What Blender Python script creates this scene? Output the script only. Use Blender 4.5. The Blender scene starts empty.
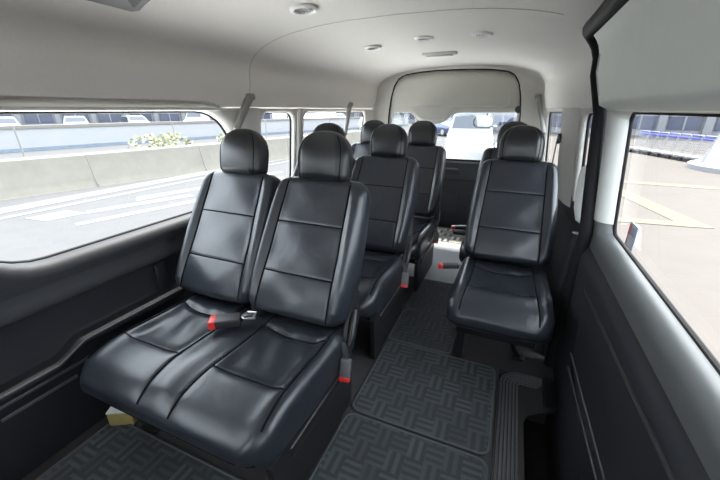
import bpy, bmesh, math, random
from mathutils import Vector, Matrix
random.seed(7)
C = bpy.context.scene.collection
PI = math.pi
sin, cos, rad = math.sin, math.cos, math.radians

# ------------------------------------------------------------------ materials
MATS = {}
def mat(name, col, rough=.5, metal=0.0, spec=.5, noise=.0, nscale=40, bump=0.0, bscale=200, coat=0.0):
    m = bpy.data.materials.new(name); m.use_nodes = True
    nt = m.node_tree; b = nt.nodes['Principled BSDF']
    b.inputs['Base Color'].default_value = (*col, 1)
    b.inputs['Roughness'].default_value = rough
    b.inputs['Metallic'].default_value = metal
    b.inputs['Specular IOR Level'].default_value = spec
    b.inputs['Coat Weight'].default_value = coat
    tc = nt.nodes.new('ShaderNodeTexCoord')
    if noise:
        n = nt.nodes.new('ShaderNodeTexNoise'); n.inputs['Scale'].default_value = nscale; n.inputs['Detail'].default_value = 5
        r = nt.nodes.new('ShaderNodeMix'); r.data_type = 'RGBA'
        r.inputs[6].default_value = (*[c*(1-noise) for c in col], 1); r.inputs[7].default_value = (*[min(1, c*(1+noise)) for c in col], 1)
        nt.links.new(tc.outputs['Object'], n.inputs['Vector']); nt.links.new(n.outputs['Fac'], r.inputs[0]); nt.links.new(r.outputs[2], b.inputs['Base Color'])
    if bump:
        n = nt.nodes.new('ShaderNodeTexNoise'); n.inputs['Scale'].default_value = bscale; n.inputs['Detail'].default_value = 3
        u = nt.nodes.new('ShaderNodeBump'); u.inputs['Strength'].default_value = bump; u.inputs['Distance'].default_value = .002
        nt.links.new(tc.outputs['Object'], n.inputs['Vector']); nt.links.new(n.outputs['Fac'], u.inputs['Height']); nt.links.new(u.outputs['Normal'], b.inputs['Normal'])
    MATS[name] = m
    return m

def leather(name, col, rough):
    m = mat(name, col, rough, spec=.5, bump=0)
    nt = m.node_tree; b = nt.nodes['Principled BSDF']
    tc = nt.nodes.new('ShaderNodeTexCoord')
    v = nt.nodes.new('ShaderNodeTexVoronoi'); v.inputs['Scale'].default_value = 320
    w = nt.nodes.new('ShaderNodeTexNoise'); w.inputs['Scale'].default_value = 9; w.inputs['Detail'].default_value = 3; w.inputs['Distortion'].default_value = .8
    u1 = nt.nodes.new('ShaderNodeBump'); u1.inputs['Strength'].default_value = .12; u1.inputs['Distance'].default_value = .001
    u2 = nt.nodes.new('ShaderNodeBump'); u2.inputs['Strength'].default_value = .16; u2.inputs['Distance'].default_value = .012
    for t in (v, w): nt.links.new(tc.outputs['Object'], t.inputs['Vector'])
    nt.links.new(v.outputs['Distance'], u1.inputs['Height']); nt.links.new(w.outputs['Fac'], u2.inputs['Height'])
    nt.links.new(u2.outputs['Normal'], u1.inputs['Normal']); nt.links.new(u1.outputs['Normal'], b.inputs['Normal'])
    return m

LEA = leather('black_leather', (.0165, .0195, .0255), .33)
LEAH = leather('headrest_leather', (.010, .011, .013), .37)
SEAM = mat('seam_thread', (.004, .004, .005), .85, spec=.1)
BLK = mat('black_plastic', (.012, .012, .014), .5, noise=.2, bump=.1)
STEPM = mat('step_plastic', (.024, .024, .026), .4, noise=.15)
BLKM = mat('black_metal', (.012, .012, .014), .38, spec=.5, noise=.1)
TRIM = mat('charcoal_trim', (.013, .014, .018), .58, spec=.35, noise=.12, nscale=60, bump=.25, bscale=500)
TRIMD = mat('dark_trim', (.009, .009, .012), .5, noise=.15, bump=.25, bscale=500)
TRIML = mat('trim_highlight', (.075, .078, .09), .35, noise=.08)  # lighter grey for stripes, slots, lips and the first rib
SILL = mat('sill_grey', (.085, .088, .088), .45, noise=.06, nscale=30)
LINER = mat('headliner_fabric', (.74, .715, .68), .95, spec=.1, noise=.04, nscale=90, bump=.25, bscale=900)
PLASL = mat('light_grey_plastic', (.50, .505, .48), .55, noise=.04, nscale=20)
TGU = mat('tailgate_trim', (.46, .45, .41), .6, noise=.03, nscale=20)
DOORU = mat('door_upper_trim', (.78, .82, .77), .6, noise=.03, nscale=20)
PILL = mat('pillar_beige', (.50, .485, .45), .6, noise=.04)
RUB = mat('black_rubber', (.006, .006, .007), .7, spec=.25, noise=.2)
BELT = mat('belt_webbing', (.018, .018, .021), .6, noise=.2, nscale=300)
BELTG = mat('belt_cover_grey', (.20, .195, .185), .6, noise=.1)
REDP = mat('red_button', (.55, .02, .015), .35, noise=.1)
CHR = mat('brushed_steel', (.55, .55, .56), .3, metal=1, noise=.1)
GREYP = mat('grey_plastic', (.09, .09, .095), .4, noise=.1)
CARP = mat('dark_carpet', (.040, .037, .038), .9, noise=.35, nscale=150, bump=.5, bscale=900)
GREYF = mat('grey_vinyl', (.15, .155, .165), .6, noise=.2, nscale=90, bump=.2)
BIND = mat('mat_binding', (.065, .073, .078), .75, noise=.2, nscale=200)
CARD = mat('cardboard', (.38, .30, .11), .8, noise=.2)
WPAP = mat('white_paper', (.60, .64, .62), .7, noise=.05)
LENS = mat('lamp_lens', (.33, .33, .31), .25, noise=.15, nscale=150)
WHITEP = mat('white_plastic', (.78, .78, .76), .45, noise=.03)
MIRR = mat('mirror_glass', (.45, .47, .5), .15, metal=1, noise=.02)
# outdoors
ASPH = mat('road_asphalt', (.064, .064, .066), .95, spec=.03, noise=.10, nscale=3, bump=.3, bscale=60)
BOUNCE = mat('bright_concrete', (.80, .79, .77), .85, noise=.05, nscale=3)
PAVE = mat('pale_pavement', (.077, .069, .064), .9, spec=.03, noise=.07, nscale=2, bump=.2, bscale=40)
PNTW = mat('white_paint', (.098, .098, .098), .9, spec=.03, noise=.06)
PNTO = mat('cream_paint', (.097, .088, .070), .9, spec=.03, noise=.06)
CONC = mat('barrier_concrete', (.135, .127, .110), .9, spec=.1, noise=.14, nscale=4, bump=.3, bscale=30)
CONCW = mat('white_concrete', (.21, .212, .218), .85, noise=.05, nscale=2)
BEIG = mat('beige_concrete', (.12, .11, .098), .85, noise=.08)
JOINT = mat('joint_dark', (.12, .115, .11), .9, noise=.1)
DBLU = mat('slate_panel', (.10, .125, .16), .6, noise=.3, nscale=3)
FACA = mat('facade_white', (.12, .123, .132), .7, noise=.05, nscale=2)
FGLS = mat('facade_glass', (.03, .036, .06), .2, noise=.4, nscale=.6)
CARW = mat('car_white', (.15, .153, .16), .25, coat=.6, noise=.02)
CARS = mat('car_silver', (.11, .115, .13), .25, coat=.6, noise=.02)
CARB = mat('car_blue', (.022, .036, .085), .25, coat=.6, noise=.02)
CGLS = mat('car_glass', (.02, .025, .035), .08, noise=.1)
TYRE = mat('tyre', (.02, .02, .02), .8, noise=.1)
HUBM = mat('wheel_alloy', (.4, .4, .42), .4, metal=.8, noise=.1)
CARTM = mat('cart_steel', (.115, .118, .128), .4, metal=.0, noise=.05)
CARTB = mat('cart_blue', (.02, .03, .25), .45, noise=.1)
LEAFY = mat('leaf_yellow_green', (.22, .22, .10), .7, noise=.4, nscale=8)
LEAFG = mat('leaf_green', (.03, .05, .02), .7, noise=.4, nscale=4)
TRNK = mat('bark', (.09, .07, .05), .9, noise=.3)

def glass_mat():
    m = bpy.data.materials.new('window_glass'); m.use_nodes = True
    nt = m.node_tree; nt.nodes.clear()
    o = nt.nodes.new('ShaderNodeOutputMaterial'); mx = nt.nodes.new('ShaderNodeMixShader')
    t = nt.nodes.new('ShaderNodeBsdfTransparent'); g = nt.nodes.new('ShaderNodeBsdfGlossy'); f = nt.nodes.new('ShaderNodeLayerWeight')
    t.inputs['Color'].default_value = (.95, .965, .96, 1); g.inputs['Roughness'].default_value = .02; f.inputs['Blend'].default_value = .5
    pw = nt.nodes.new('ShaderNodeMath'); pw.operation = 'POWER'; pw.inputs[1].default_value = 5
    mm = nt.nodes.new('ShaderNodeMath'); mm.operation = 'MULTIPLY_ADD'; mm.inputs[1].default_value = .6; mm.inputs[2].default_value = .03
    nt.links.new(f.outputs['Facing'], pw.inputs[0]); nt.links.new(pw.outputs[0], mm.inputs[0])
    nt.links.new(mm.outputs[0], mx.inputs[0]); nt.links.new(t.outputs[0], mx.inputs[1]); nt.links.new(g.outputs[0], mx.inputs[2]); nt.links.new(mx.outputs[0], o.inputs[0])
    return m
GLASS = glass_mat()

def matweave(name, dark, light, sx, sy):
    """basket-weave floor mat: blocks of stripes that change direction"""
    m = mat(name, dark, .9, spec=.2); nt = m.node_tree; b = nt.nodes['Principled BSDF']; L = nt.links.new
    tc = nt.nodes.new('ShaderNodeTexCoord')
    mp = nt.nodes.new('ShaderNodeMapping'); L(tc.outputs['Object'], mp.inputs[0]); mp.inputs['Scale'].default_value = (sx, sy, 1)
    vor = nt.nodes.new('ShaderNodeTexWhiteNoise'); vor.noise_dimensions = '2D'
    fl = nt.nodes.new('ShaderNodeVectorMath'); fl.operation = 'FLOOR'; L(mp.outputs[0], fl.inputs[0]); L(fl.outputs[0], vor.inputs['Vector'])
    ck = nt.nodes.new('ShaderNodeTexChecker'); ck.inputs['Scale'].default_value = 1.0; L(mp.outputs[0], ck.inputs['Vector'])
    def stripes(axis, n):
        s = nt.nodes.new('ShaderNodeSeparateXYZ'); L(tc.outputs['Object'], s.inputs[0])
        k = nt.nodes.new('ShaderNodeMath'); k.operation = 'MULTIPLY'; k.inputs[1].default_value = n*2*PI; L(s.outputs[axis], k.inputs[0])
        q = nt.nodes.new('ShaderNodeMath'); q.operation = 'SINE'; L(k.outputs[0], q.inputs[0])
        p = nt.nodes.new('ShaderNodeMapRange'); p.inputs[1].default_value = -.5; p.inputs[2].default_value = .5; L(q.outputs[0], p.inputs[0])
        return p.outputs[0]
    a, c = stripes(0, sx*2.0), stripes(1, sy*3.0)
    mx = nt.nodes.new('ShaderNodeMix'); L(ck.outputs['Fac'], mx.inputs[0]); L(a, mx.inputs[2]); L(c, mx.inputs[3])
    rnd = nt.nodes.new('ShaderNodeMapRange'); L(vor.outputs['Value'], rnd.inputs[0]); rnd.inputs[3].default_value = .35; rnd.inputs[4].default_value = 1.0
    ml = nt.nodes.new('ShaderNodeMath'); ml.operation = 'MULTIPLY'; L(mx.outputs[0], ml.inputs[0]); L(rnd.outputs[0], ml.inputs[1])
    nz = nt.nodes.new('ShaderNodeTexNoise'); nz.inputs['Scale'].default_value = 120; L(tc.outputs['Object'], nz.inputs['Vector'])
    ad = nt.nodes.new('ShaderNodeMath'); ad.operation = 'MULTIPLY_ADD'; L(nz.outputs['Fac'], ad.inputs[0]); ad.inputs[1].default_value = .5; L(ml.outputs[0], ad.inputs[2])
    cr = nt.nodes.new('ShaderNodeMix'); cr.data_type = 'RGBA'; cr.inputs[6].default_value = (*dark, 1); cr.inputs[7].default_value = (*light, 1)
    su = nt.nodes.new('ShaderNodeMath'); su.operation = 'SUBTRACT'; L(ad.outputs[0], su.inputs[0]); su.inputs[1].default_value = .25; su.use_clamp = True
    L(su.outputs[0], cr.inputs[0]); L(cr.outputs[2], b.inputs['Base Color'])
    bp = nt.nodes.new('ShaderNodeBump'); bp.inputs['Strength'].default_value = .25; bp.inputs['Distance'].default_value = .003
    L(ad.outputs[0], bp.inputs['Height']); L(bp.outputs[0], b.inputs['Normal'])
    return m
MATW = matweave('woven_floor_mat', (.040, .044, .048), (.070, .079, .086), 15, 12)
RUGM = matweave('cargo_rug_weave', (.05, .05, .05), (.42, .39, .34), 9, 12)

# ------------------------------------------------------------------ mesh helpers
class MB:
    def __init__(s): s.b = bmesh.new(); s.mi = 0
    def face(s, vs, mi=None):
        try: f = s.b.faces.new(vs)
        except ValueError: return None
        f.material_index = s.mi if mi is None else mi; f.smooth = True
        return f
    def v(s, p): return s.b.verts.new(p)
    def box(s, c, d, rot=None, bev=0.0):
        t = bmesh.new(); bmesh.ops.create_cube(t, size=1)
        for q in t.verts: q.co = Vector((q.co.x*d[0], q.co.y*d[1], q.co.z*d[2]))
        if bev: bmesh.ops.bevel(t, geom=t.edges[:], offset=bev, segments=3, profile=.5, affect='EDGES')
        M = Matrix.Translation(c) @ (rot.to_4x4() if rot else Matrix.Identity(4))
        mp = {q: s.b.verts.new(M @ q.co) for q in t.verts}
        for f in t.faces: s.face([mp[q] for q in f.verts])
        t.free(); return s
    def ringloft(s, rings, cap0=True, cap1=True, closed=True, loop=False):
        R = [[s.v(p) for p in r] for r in rings]
        n = len(R[0]); m = n if closed else n-1
        pairs = list(zip(R, R[1:])) + ([(R[-1], R[0])] if loop else [])
        for A, B in pairs:
            for i in range(m):
                j = (i+1) % n; s.face([A[i], A[j], B[j], B[i]])
        if closed and not loop:
            for on, r in ((cap0, R[0]), (cap1, R[-1])):
                if on:
                    c = Vector((0, 0, 0))
                    for q in r: c += q.co
                    k = s.v(c/len(r))
                    for i in range(n): s.face([r[i], r[(i+1) % n], k])
        return s
    def tube(s, pts, r, n=8, loop=False, flat=None):
        pts = [Vector(p) for p in pts]; rings = []; prev = None
        N = len(pts)
        for i, p in enumerate(pts):
            a = pts[i-1] if (i or loop) else p; b = pts[(i+1) % N] if (i < N-1 or loop) else p
            t = (b-a).normalized()
            if prev is None: u = t.orthogonal().normalized()
            else:
                u = prev - t*prev.dot(t); u = u.normalized() if u.length > 1e-6 else t.orthogonal().normalized()
            prev = u; w = t.cross(u); rr = r(i/(N-1)) if callable(r) else r
            rings.append([p + rr*(u*cos(2*PI*k/n) + w*sin(2*PI*k/n)) for k in range(n)])
        return s.ringloft(rings, loop=loop)
    def strap(s, pts, wdir, w, th=.003):
        rings = []
        pts = [Vector(p) for p in pts]; W = Vector(wdir).normalized()
        for i, p in enumerate(pts):
            t = (pts[min(i+1, len(pts)-1)] - pts[max(i-1, 0)]).normalized(); n = t.cross(W).normalized()
            rings.append([p+W*w/2+n*th/2, p-W*w/2+n*th/2, p-W*w/2-n*th/2, p+W*w/2-n*th/2])
        return s.ringloft(rings)
    def lathe(s, prof, c, n=24, axis='Z'):
        rings = []
        for r, h in prof:
            ring = []
            for k in range(n):
                a = 2*PI*k/n; x, y = r*cos(a), r*sin(a)
                p = (x, y, h) if axis == 'Z' else ((h, x, y) if axis == 'X' else (x, h, y))
                ring.append(Vector(c)+Vector(p))
            rings.append(ring)
        return s.ringloft(rings)
    def prism(s, poly, z0, z1):
        A = [s.v((x, y, z0)) for x, y in poly]; B = [s.v((x, y, z1)) for x, y in poly]; n = len(A)
        s.face(A[::-1]); s.face(B)
        for i in range(n): s.face([A[i], A[(i+1) % n], B[(i+1) % n], B[i]])
        return s
    def build(s, name, mats, parent=None, sharp=35, local=False, recalc=True):
        if recalc: bmesh.ops.recalc_face_normals(s.b, faces=s.b.faces[:])
        for e in s.b.edges:
            if len(e.link_faces) == 2 and e.calc_face_angle(0) > rad(sharp): e.smooth = False
        if parent is not None and not local:
            off = Vector((0, 0, 0)); p = parent
            while p: off += p.location; p = p.parent
            for q in s.b.verts: q.co -= off
        me = bpy.data.meshes.new(name); s.b.to_mesh(me); s.b.free()
        for m in (mats if isinstance(mats, (list, tuple)) else [mats]): me.materials.append(m)
        o = bpy.data.objects.new(name, me); C.objects.link(o)
        if parent is not None: o.parent = parent
        return o

def tag(o, label=None, cat=None, group=None, kind=None):
    if label: o['label'] = label
    if cat: o['category'] = cat
    if group: o['group'] = group
    if kind: o['kind'] = kind
    return o
def thing(name, label, cat, loc=(0, 0, 0), group=None, rz=0):
    o = bpy.data.objects.new(name, None); C.objects.link(o); o.location = loc; o.rotation_euler = (0, 0, rz)
    o.empty_display_size = .05
    return tag(o, label, cat, group)
def struct(o, label=None, cat='structure'):
    o['kind'] = 'structure'
    if label: o['label'] = label
    o['category'] = cat
    return o
def copy_tree(o, parent=None):
    c = o.copy(); C.objects.link(c)
    if parent is not None: c.parent = parent
    for ch in list(o.children): copy_tree(ch, c)
    return c
def rrect(hw, hd, r, n=6, nx=8, ny=4):
    """points on a rounded rectangle, counter-clockwise, centred at 0"""
    r = min(r, hw*.999, hd*.999); P = []
    def edge(a, b, k):
        for i in range(1, k): P.append((a[0]+(b[0]-a[0])*i/k, a[1]+(b[1]-a[1])*i/k))
    def arc(cx, cy, a0):
        for i in range(n+1):
            a = a0+PI/2*i/n; P.append((cx+r*cos(a), cy+r*sin(a)))
    arc(hw-r, hd-r, 0); edge((hw-r, hd), (-hw+r, hd), nx)
    arc(-hw+r, hd-r, PI/2); edge((-hw, hd-r), (-hw, -hd+r), ny)
    arc(-hw+r, -hd+r, PI); edge((-hw+r, -hd), (hw-r, -hd), nx)
    arc(hw-r, -hd+r, 1.5*PI); edge((hw, -hd+r), (hw, hd-r), ny)
    return P
def gs(x, s): return math.exp(-(x/s)**2)
def lerp(a, b, t): return a+(b-a)*t
def interp(tab, x):
    if x <= tab[0][0]: return tab[0][1]
    for (a, va), (b, vb) in zip(tab, tab[1:]):
        if x <= b: return va+(vb-va)*(x-a)/(b-a)
    return tab[-1][1]

# ------------------------------------------------------------------ the van shell
XC = -.54
HALF = [(-.3, .88), (0, .89), (.72, .91), (1.21, .865), (1.35, .825), (1.44, .775), (1.50, .71), (1.55, .60), (1.58, .46), (1.60, .28), (1.608, .0)]
def half(z): return interp(HALF, z)
def tap(y): return .10*(max(0, y-1.75)/1.87)**1.3      # the right side draws in towards the tail
YF, YE, YT = -1.15, 3.62, 3.70

def sdrr(y, z, h, g):
    y0, y1, z0, z1, r = h; cy, cz = (y0+y1)/2, (z0+z1)/2; r = r+g
    qx = abs(y-cy)-((y1-y0)/2+g-r); qz = abs(z-cz)-((z1-z0)/2+g-r)
    return math.hypot(max(qx, 0), max(qz, 0)) + min(max(qx, qz), 0) - r
def outline(h, g, dirs):
    y0, y1, z0, z1, r = h; cy, cz = (y0+y1)/2, (z0+z1)/2; P = []
    for d in dirs:
        lo, hi = 0, 6
        for _ in range(40):
            m = (lo+hi)/2
            if sdrr(cy+d[0]*m, cz+d[1]*m, h, g) < 0: lo = m
            else: hi = m
        P.append((cy+d[0]*lo, cz+d[1]*lo))
    return P
def window_cell(mb, cell, hole, sgn, depth, rnd, matfn, N=72, xf=None):
    """band of wall with a rounded window opening; returns (outline, glass x)"""
    ya, yb, za, zb = cell; y0, y1, z0, z1, r = hole; cy, cz = (y0+y1)/2, (z0+z1)/2
    xf = xf or (lambda y, z: XC+sgn*half(z))
    # directions spread by the rim of the hole itself so the corners stay round
    hw, hh = (y1-y0)/2, (z1-z0)/2
    dirs = []
    for p in rrect(hw, hh, r, 8, 24, 10): dirs.append(Vector((p[0], p[1])).normalized())
    for q in ((ya, za), (yb, za), (yb, zb), (ya, zb)): dirs.append(Vector((q[0]-cy, q[1]-cz)).normalized())
    dirs.sort(key=lambda d: math.atan2(d[1], d[0]))
    outer = []
    for d in dirs:
        t = 9
        if d[0] > 1e-9: t = min(t, (yb-cy)/d[0])
        if d[0] < -1e-9: t = min(t, (ya-cy)/d[0])
        if d[1] > 1e-9: t = min(t, (zb-cz)/d[1])
        if d[1] < -1e-9: t = min(t, (za-cz)/d[1])
        outer.append((cy+d[0]*t, cz+d[1]*t))
    loops = []
    inn = outline(hole, rnd, dirs)
    for k in range(6):
        loops.append([(xf(*p), p[0], p[1]) for p in [(lerp(o[0], i[0], k/5), lerp(o[1], i[1], k/5)) for o, i in zip(outer, inn)]])
    for k in range(1, 7):
        a = PI/2*k/6; o = outline(hole, rnd*(1-sin(a)), dirs)
        loops.append([(xf(*p)+sgn*rnd*(1-cos(a)), p[0], p[1]) for p in o])
    o = outline(hole, 0, dirs)
    loops.append([(xf(*p)+sgn*depth, p[0], p[1]) for p in o])
    R = [[mb.v(p) for p in l] for l in loops]; n = len(dirs)
    for A, B in zip(R, R[1:]):
        for i in range(n):
            j = (i+1) % n; f = mb.face([A[i], A[j], B[j], B[i]])
            if f: f.material_index = matfn(f.calc_center_median())
    return loops[-1]
def pane(name, rim, parent, mats=None, label=None):
    m = MB(); m.mi = 0
    vs = [m.v(p) for p in rim]; c = m.v(sum((Vector(p) for p in rim), Vector())/len(rim))
    for i in range(len(vs)): m.face([vs[i], vs[(i+1) % len(vs)], c])
    return m.build(name, GLASS, parent)
def win(idx, rim, sgn, label):
    c = sum((Vector(p) for p in rim), Vector())/len(rim)
    w = thing('window_%d' % idx, label, 'window', c); w['kind'] = 'structure'
    pane('glass_pane', rim, w)
    s = MB(); s.tube([(p[0]-sgn*.006, p[1], p[2]) for p in rim], .0075, 8, loop=True); s.build('rubber_seal', RUB, w)
    return w

# left wall -----------------------------------------------------------------
LW = MB()
def lm(p): return 0 if p.z > .745 else 1
ZA, ZB = .64, 1.235
rim0 = window_cell(LW, (YF, .20, ZA, ZB), (-1.02, .10, .74, 1.215, .12), -1, .05, .022, lm)
rim1 = window_cell(LW, (.20, 1.69, ZA, ZB), (.36, 1.585, .715, 1.215, .249), -1, .065, .045, lm)
rim2 = window_cell(LW, (1.69, 2.21, ZA, ZB), (1.79, 2.145, .715, 1.205, .07), -1, .04, .018, lm)
rim3 = window_cell(LW, (2.21, YE, ZA, ZB), (2.265, 3.45, .715, 1.205, .08), -1, .04, .018, lm)
# lower trim: profile (x offset inward from the wall line, z) swept along the van
LW.mi = 1
prof = [(.0, ZA), (.004, .60), (.012, .575), (.010, .563), (-.012, .555), (-.016, .545), (-.012, .42)]
def left_x(off, z): return XC-half(z)+off
LW.ringloft([[(left_x(o, z), y, z) for o, z in prof] for y in (YF, 0, 1.0, 2.0, YE)], closed=False)
# armrest ledge that drops near the front of the bench
def ledge(y):
    t = min(1, max(0, (y-.50)/.10)); t = t*t*(3-2*t)
    zt = lerp(.355, .40, t)
    return [(-.012, .425), (-.010, zt+.012), (.012, zt+.004), (.030, zt), (.036, zt-.012), (.030, zt-.030), (.006, zt-.05), (.004, .24), (.0, .0)]
ys = [YF, -.5, 0, .2, .4, .48] + [.5+.01*i for i in range(11)] + [.7, 1.0, 1.5, 2, 2.6, 3.2, YE]
LW.ringloft([[(left_x(o, z), y, z) for o, z in ledge(y)] for y in ys], closed=False)
wl = struct(LW.build('wall_left', [PILL, TRIM], sharp=50), 'dark trimmed left side of the van below and between its windows', 'wall')
# details set into it
d = MB(); d.tube([(left_x(.040, .4), y, lerp(.355, .40, min(1, max(0, (y-.50)/.10)))-.002) for y in [-.4+.05*i for i in range(40)]], .0035, 6); d.build('ledge_edge', GREYP, wl)
for z, a, b in ((.30, .25, .62), (.255, .32, .55)):
    d = MB(); d.box((left_x(.006, z), (a+b)/2, z), (.010, b-a, .012), bev=.003); d.build('vent_slot', TRIML, wl)
d = MB(); d.box((left_x(-.006, .50), .985, .485), (.012, .055, .13), bev=.004)
d.build('bracket', TRIM, wl)
for k in (-.013, .013):
    d = MB(); d.box((left_x(.001, .50), .985+k, .538), (.004, .010, .009), bev=.001); d.build('bracket_slot', RUB, wl)
d = MB(); d.lathe([(.0, .0), (.012, 0), (.010, .006), (0, .008)], (left_x(.006, .28), .66, .275), 16, 'X'); d.build('screw_cap', TRIML, wl)
win(1, rim1, -1, 'wide left side window beside the front two-seat bench')
win(2, rim2, -1, 'narrow left side window between the two light pillars')
win(3, rim3, -1, 'rearmost left side window behind the grey belt')

# right wall behind the sliding door ---------------------------------------------
RW = MB()
YD = 1.755
def rmf(p): return 0 if p.z > .745 else 1
rim4 = window_cell(RW, (YD, 2.42, ZA, ZB), (1.89, 2.19, .73, 1.205, .05), 1, .035, .016, rmf, xf=lambda y, z: XC+half(z)-tap(y))
rim5 = window_cell(RW, (2.42, YE, ZA, ZB), (2.80, 3.56, .73, 1.205, .06), 1, .035, .016, rmf, xf=lambda y, z: XC+half(z)-tap(y))
RW.mi = 1
RW.ringloft([[(XC+half(z)-o-tap(y), y, z) for o, z in ((0, ZA), (.012, .60), (.012, .50), (.03, .47), (.03, .30), (.005, .27), (0, -.02))] for y in [lerp(YD, YE, k/24) for k in range(25)]], closed=False)
# body pillar face that closes the door opening at its rear edge
RW.mi = 1
RW.ringloft([[(XC+half(z)+e, YD, z) for e in (0, .09)] for z in (-.3, 0, .3, .72, 1.0, 1.2)], closed=False)
wr = struct(RW.build('wall_right', [PILL, TRIM], sharp=50), 'right side of the van behind the sliding door', 'wall')
win(4, rim4, 1, 'narrow right side window just behind the sliding door')
win(5, rim5, 1, 'rear right side window beyond the light pillar')

FW = MB()
rim8 = window_cell(FW, (YF, .03, ZA, ZB), (-1.02, -.12, .74, 1.215, .12), 1, .05, .022, rmf)
FW.mi = 1
FW.ringloft([[(XC+half(max(0, z)), y, z) for z in (ZA, .3, 0, -.3)] for y in (YF, -.5, .03)], closed=False)
FW.mi = 0
FW.ringloft([[(XC+half(z) if z < 1.35 else XC+half(z), y, z) for z in (ZB, 1.35, 1.44, 1.51)] for y in (YF, -.5, .03)], closed=False)
struct(FW.build('wall_front_right', [PILL, TRIM], sharp=50), 'front right side of the van ahead of the sliding door', 'wall')
win(8, rim8, 1, 'front right door window beside the viewer')

# ceiling ----------------------------------------------------------------------
CE = MB()
def liner_ring(y):
    P = []
    zs = [1.228, 1.24, 1.27, 1.31, 1.35, 1.39, 1.42, 1.44, 1.46, 1.48, 1.50, 1.52, 1.535, 1.55, 1.562, 1.572, 1.58, 1.587, 1.594, 1.60, 1.604, 1.608]
    def hs(z):
        if z < 1.35: return half(z)
        t = min(1, (z-1.35)/.258); return .825*max(0, 1-t**3.2)**(1/2.4) if t < 1 else 0
    for z in zs: P.append((XC-hs(z), y, z))
    for z in zs[-2::-1]: P.append((XC+hs(z)-tap(y)*hs(z)/.865, y, z))
    return P
def hs2(z):
    if z < 1.35: return half(z)
    t = min(1, (z-1.35)/.258); return .825*max(0, 1-t**3.2)**(1/2.4)
DZ = 1.495
rings = []
for y in (YF, -.6, 0, .5, 1.0, 1.4, 1.69): rings.append([p for p in liner_ring(y) if not (p[0] > XC and p[2] < DZ)])
CE.ringloft(rings, closed=False)
CE.ringloft([liner_ring(y) for y in (1.69, 1.75, 2.0, 2.4, 2.8, 3.2, 3.5, YE)], closed=False)
# shallow seam that crosses the headliner
seam = [(p[0]*.999+XC*.001, 1.66 if p[0] < XC else 1.66, p[2]-.0005) for p in liner_ring(1.66) if p[0] < .15]
CE.mi = 1; CE.tube(seam, .0022, 6)
cl = struct(CE.build('ceiling', [LINER, PILL], sharp=60), 'pale fabric headliner of the van', 'ceiling')

# floor and step well -----------------------------------------------------------------
FL = MB()
def slab(x0, x1, y0, y1, z0=-.03, z1=0): FL.box(((x0+x1)/2, (y0+y1)/2, (z0+z1)/2), (x1-x0, y1-y0, z1-z0))
xl, xr = XC-.89, XC+.92
slab(xl, .095, YF, YT+.02); slab(.095, xr, 1.56, YT+.02); slab(.095, xr, YF, .05)
slab(.095, xr+.06, .05, 1.56, -.29, -.26)
slab(xr-.012, xr+.06, .03, 1.70, -.29, -.262); slab(.090, .098, .05, 1.56, -.26, -.03); slab(.095, xr, 1.555, 1.575, -.26, -.0302)
fl = struct(FL.build('floor', CARP), 'dark carpeted floor of the van with a sunken step by the door', 'floor')

# rear wall ring around the tailgate opening, tailgate -------------------------------
YT = 3.70
RWM = MB()
TGX0, TGX1, TGZ1 = -1.262, .035, 1.582
def tail_outline():
    P = []
    for x, z in [(TGX0, -.02), (TGX0, .3), (TGX0, .7), (TGX0-.005, 1.0), (TGX0+.005, 1.2), (TGX0+.025, 1.34), (TGX0+.055, 1.45), (TGX0+.095, 1.515), (TGX0+.16, 1.553), (TGX0+.30, 1.573), (TGX0+.5, 1.584)]: P.append((x, z))
    return P + [(TGX0+TGX1-x, z) for x, z in P[::-1]]
def wall_outline():
    zs = [-.02, .3, .7, 1.0, 1.228, 1.35, 1.44, 1.50, 1.55, 1.58, 1.604]
    P = [(XC-(half(z) if z < 1.22 else hs2(z)), z) for z in zs]
    return P + [(XC+(half(z) if z < 1.22 else hs2(z)), z) for z in zs[::-1]]
up_ = [(p[0], p[2]) for p in liner_ring(YE)]
lowz = [-.02, .2, .4, .6, .72, .85, 1.0, 1.12]
A = [(XC-half(z), z) for z in lowz] + up_ + [(XC+half(z)-tap(YE), z) for z in lowz[::-1]]
def ray_tail(a):
    O = tail_outline(); c = ((TGX0+TGX1)/2, .75); d = (a[0]-c[0], a[1]-c[1]); best = None
    if a[1] < .75: return ((TGX0 if a[0] < c[0] else TGX1), a[1])
    for p, q in zip(O, O[1:]):
        ex, ez = q[0]-p[0], q[1]-p[1]; den = d[0]*ez-d[1]*ex
        if abs(den) < 1e-12: continue
        t = ((p[0]-c[0])*ez-(p[1]-c[1])*ex)/den; u = ((p[0]-c[0])*d[1]-(p[1]-c[1])*d[0])/den
        if t > 0 and -1e-6 <= u <= 1+1e-6: best = (c[0]+d[0]*t, c[1]+d[1]*t)
    return best
B = [ray_tail(a) for a in A]
rings = []
for k in range(7):
    t = 1-cos(k/6*PI/2)
    rings.append([(lerp(a[0], b[0], t), YE+(YT-YE)*sin(k/6*PI/2), lerp(a[1], b[1], t)) for a, b in zip(A, B)])
rings.append([(b[0], YT+.05, b[1]) for b in B])
RWM.ringloft(rings, closed=False)
struct(RWM.build('wall_rear', PILL, sharp=60), 'light rear corner pillars framing the tailgate', 'wall')
TG = thing('door_2', 'tailgate with a wide window, dark lower panel and light upper trim', 'door', ((TGX0+TGX1)/2, YT+.03, 0)); TG['kind'] = 'structure'
TGC = (TGX0+TGX1)/2
s = MB(); s.tube([(x, YT+.012, z) for x, z in tail_outline()], .011, 8); s.build('rubber_seal', RUB, TG)
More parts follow.
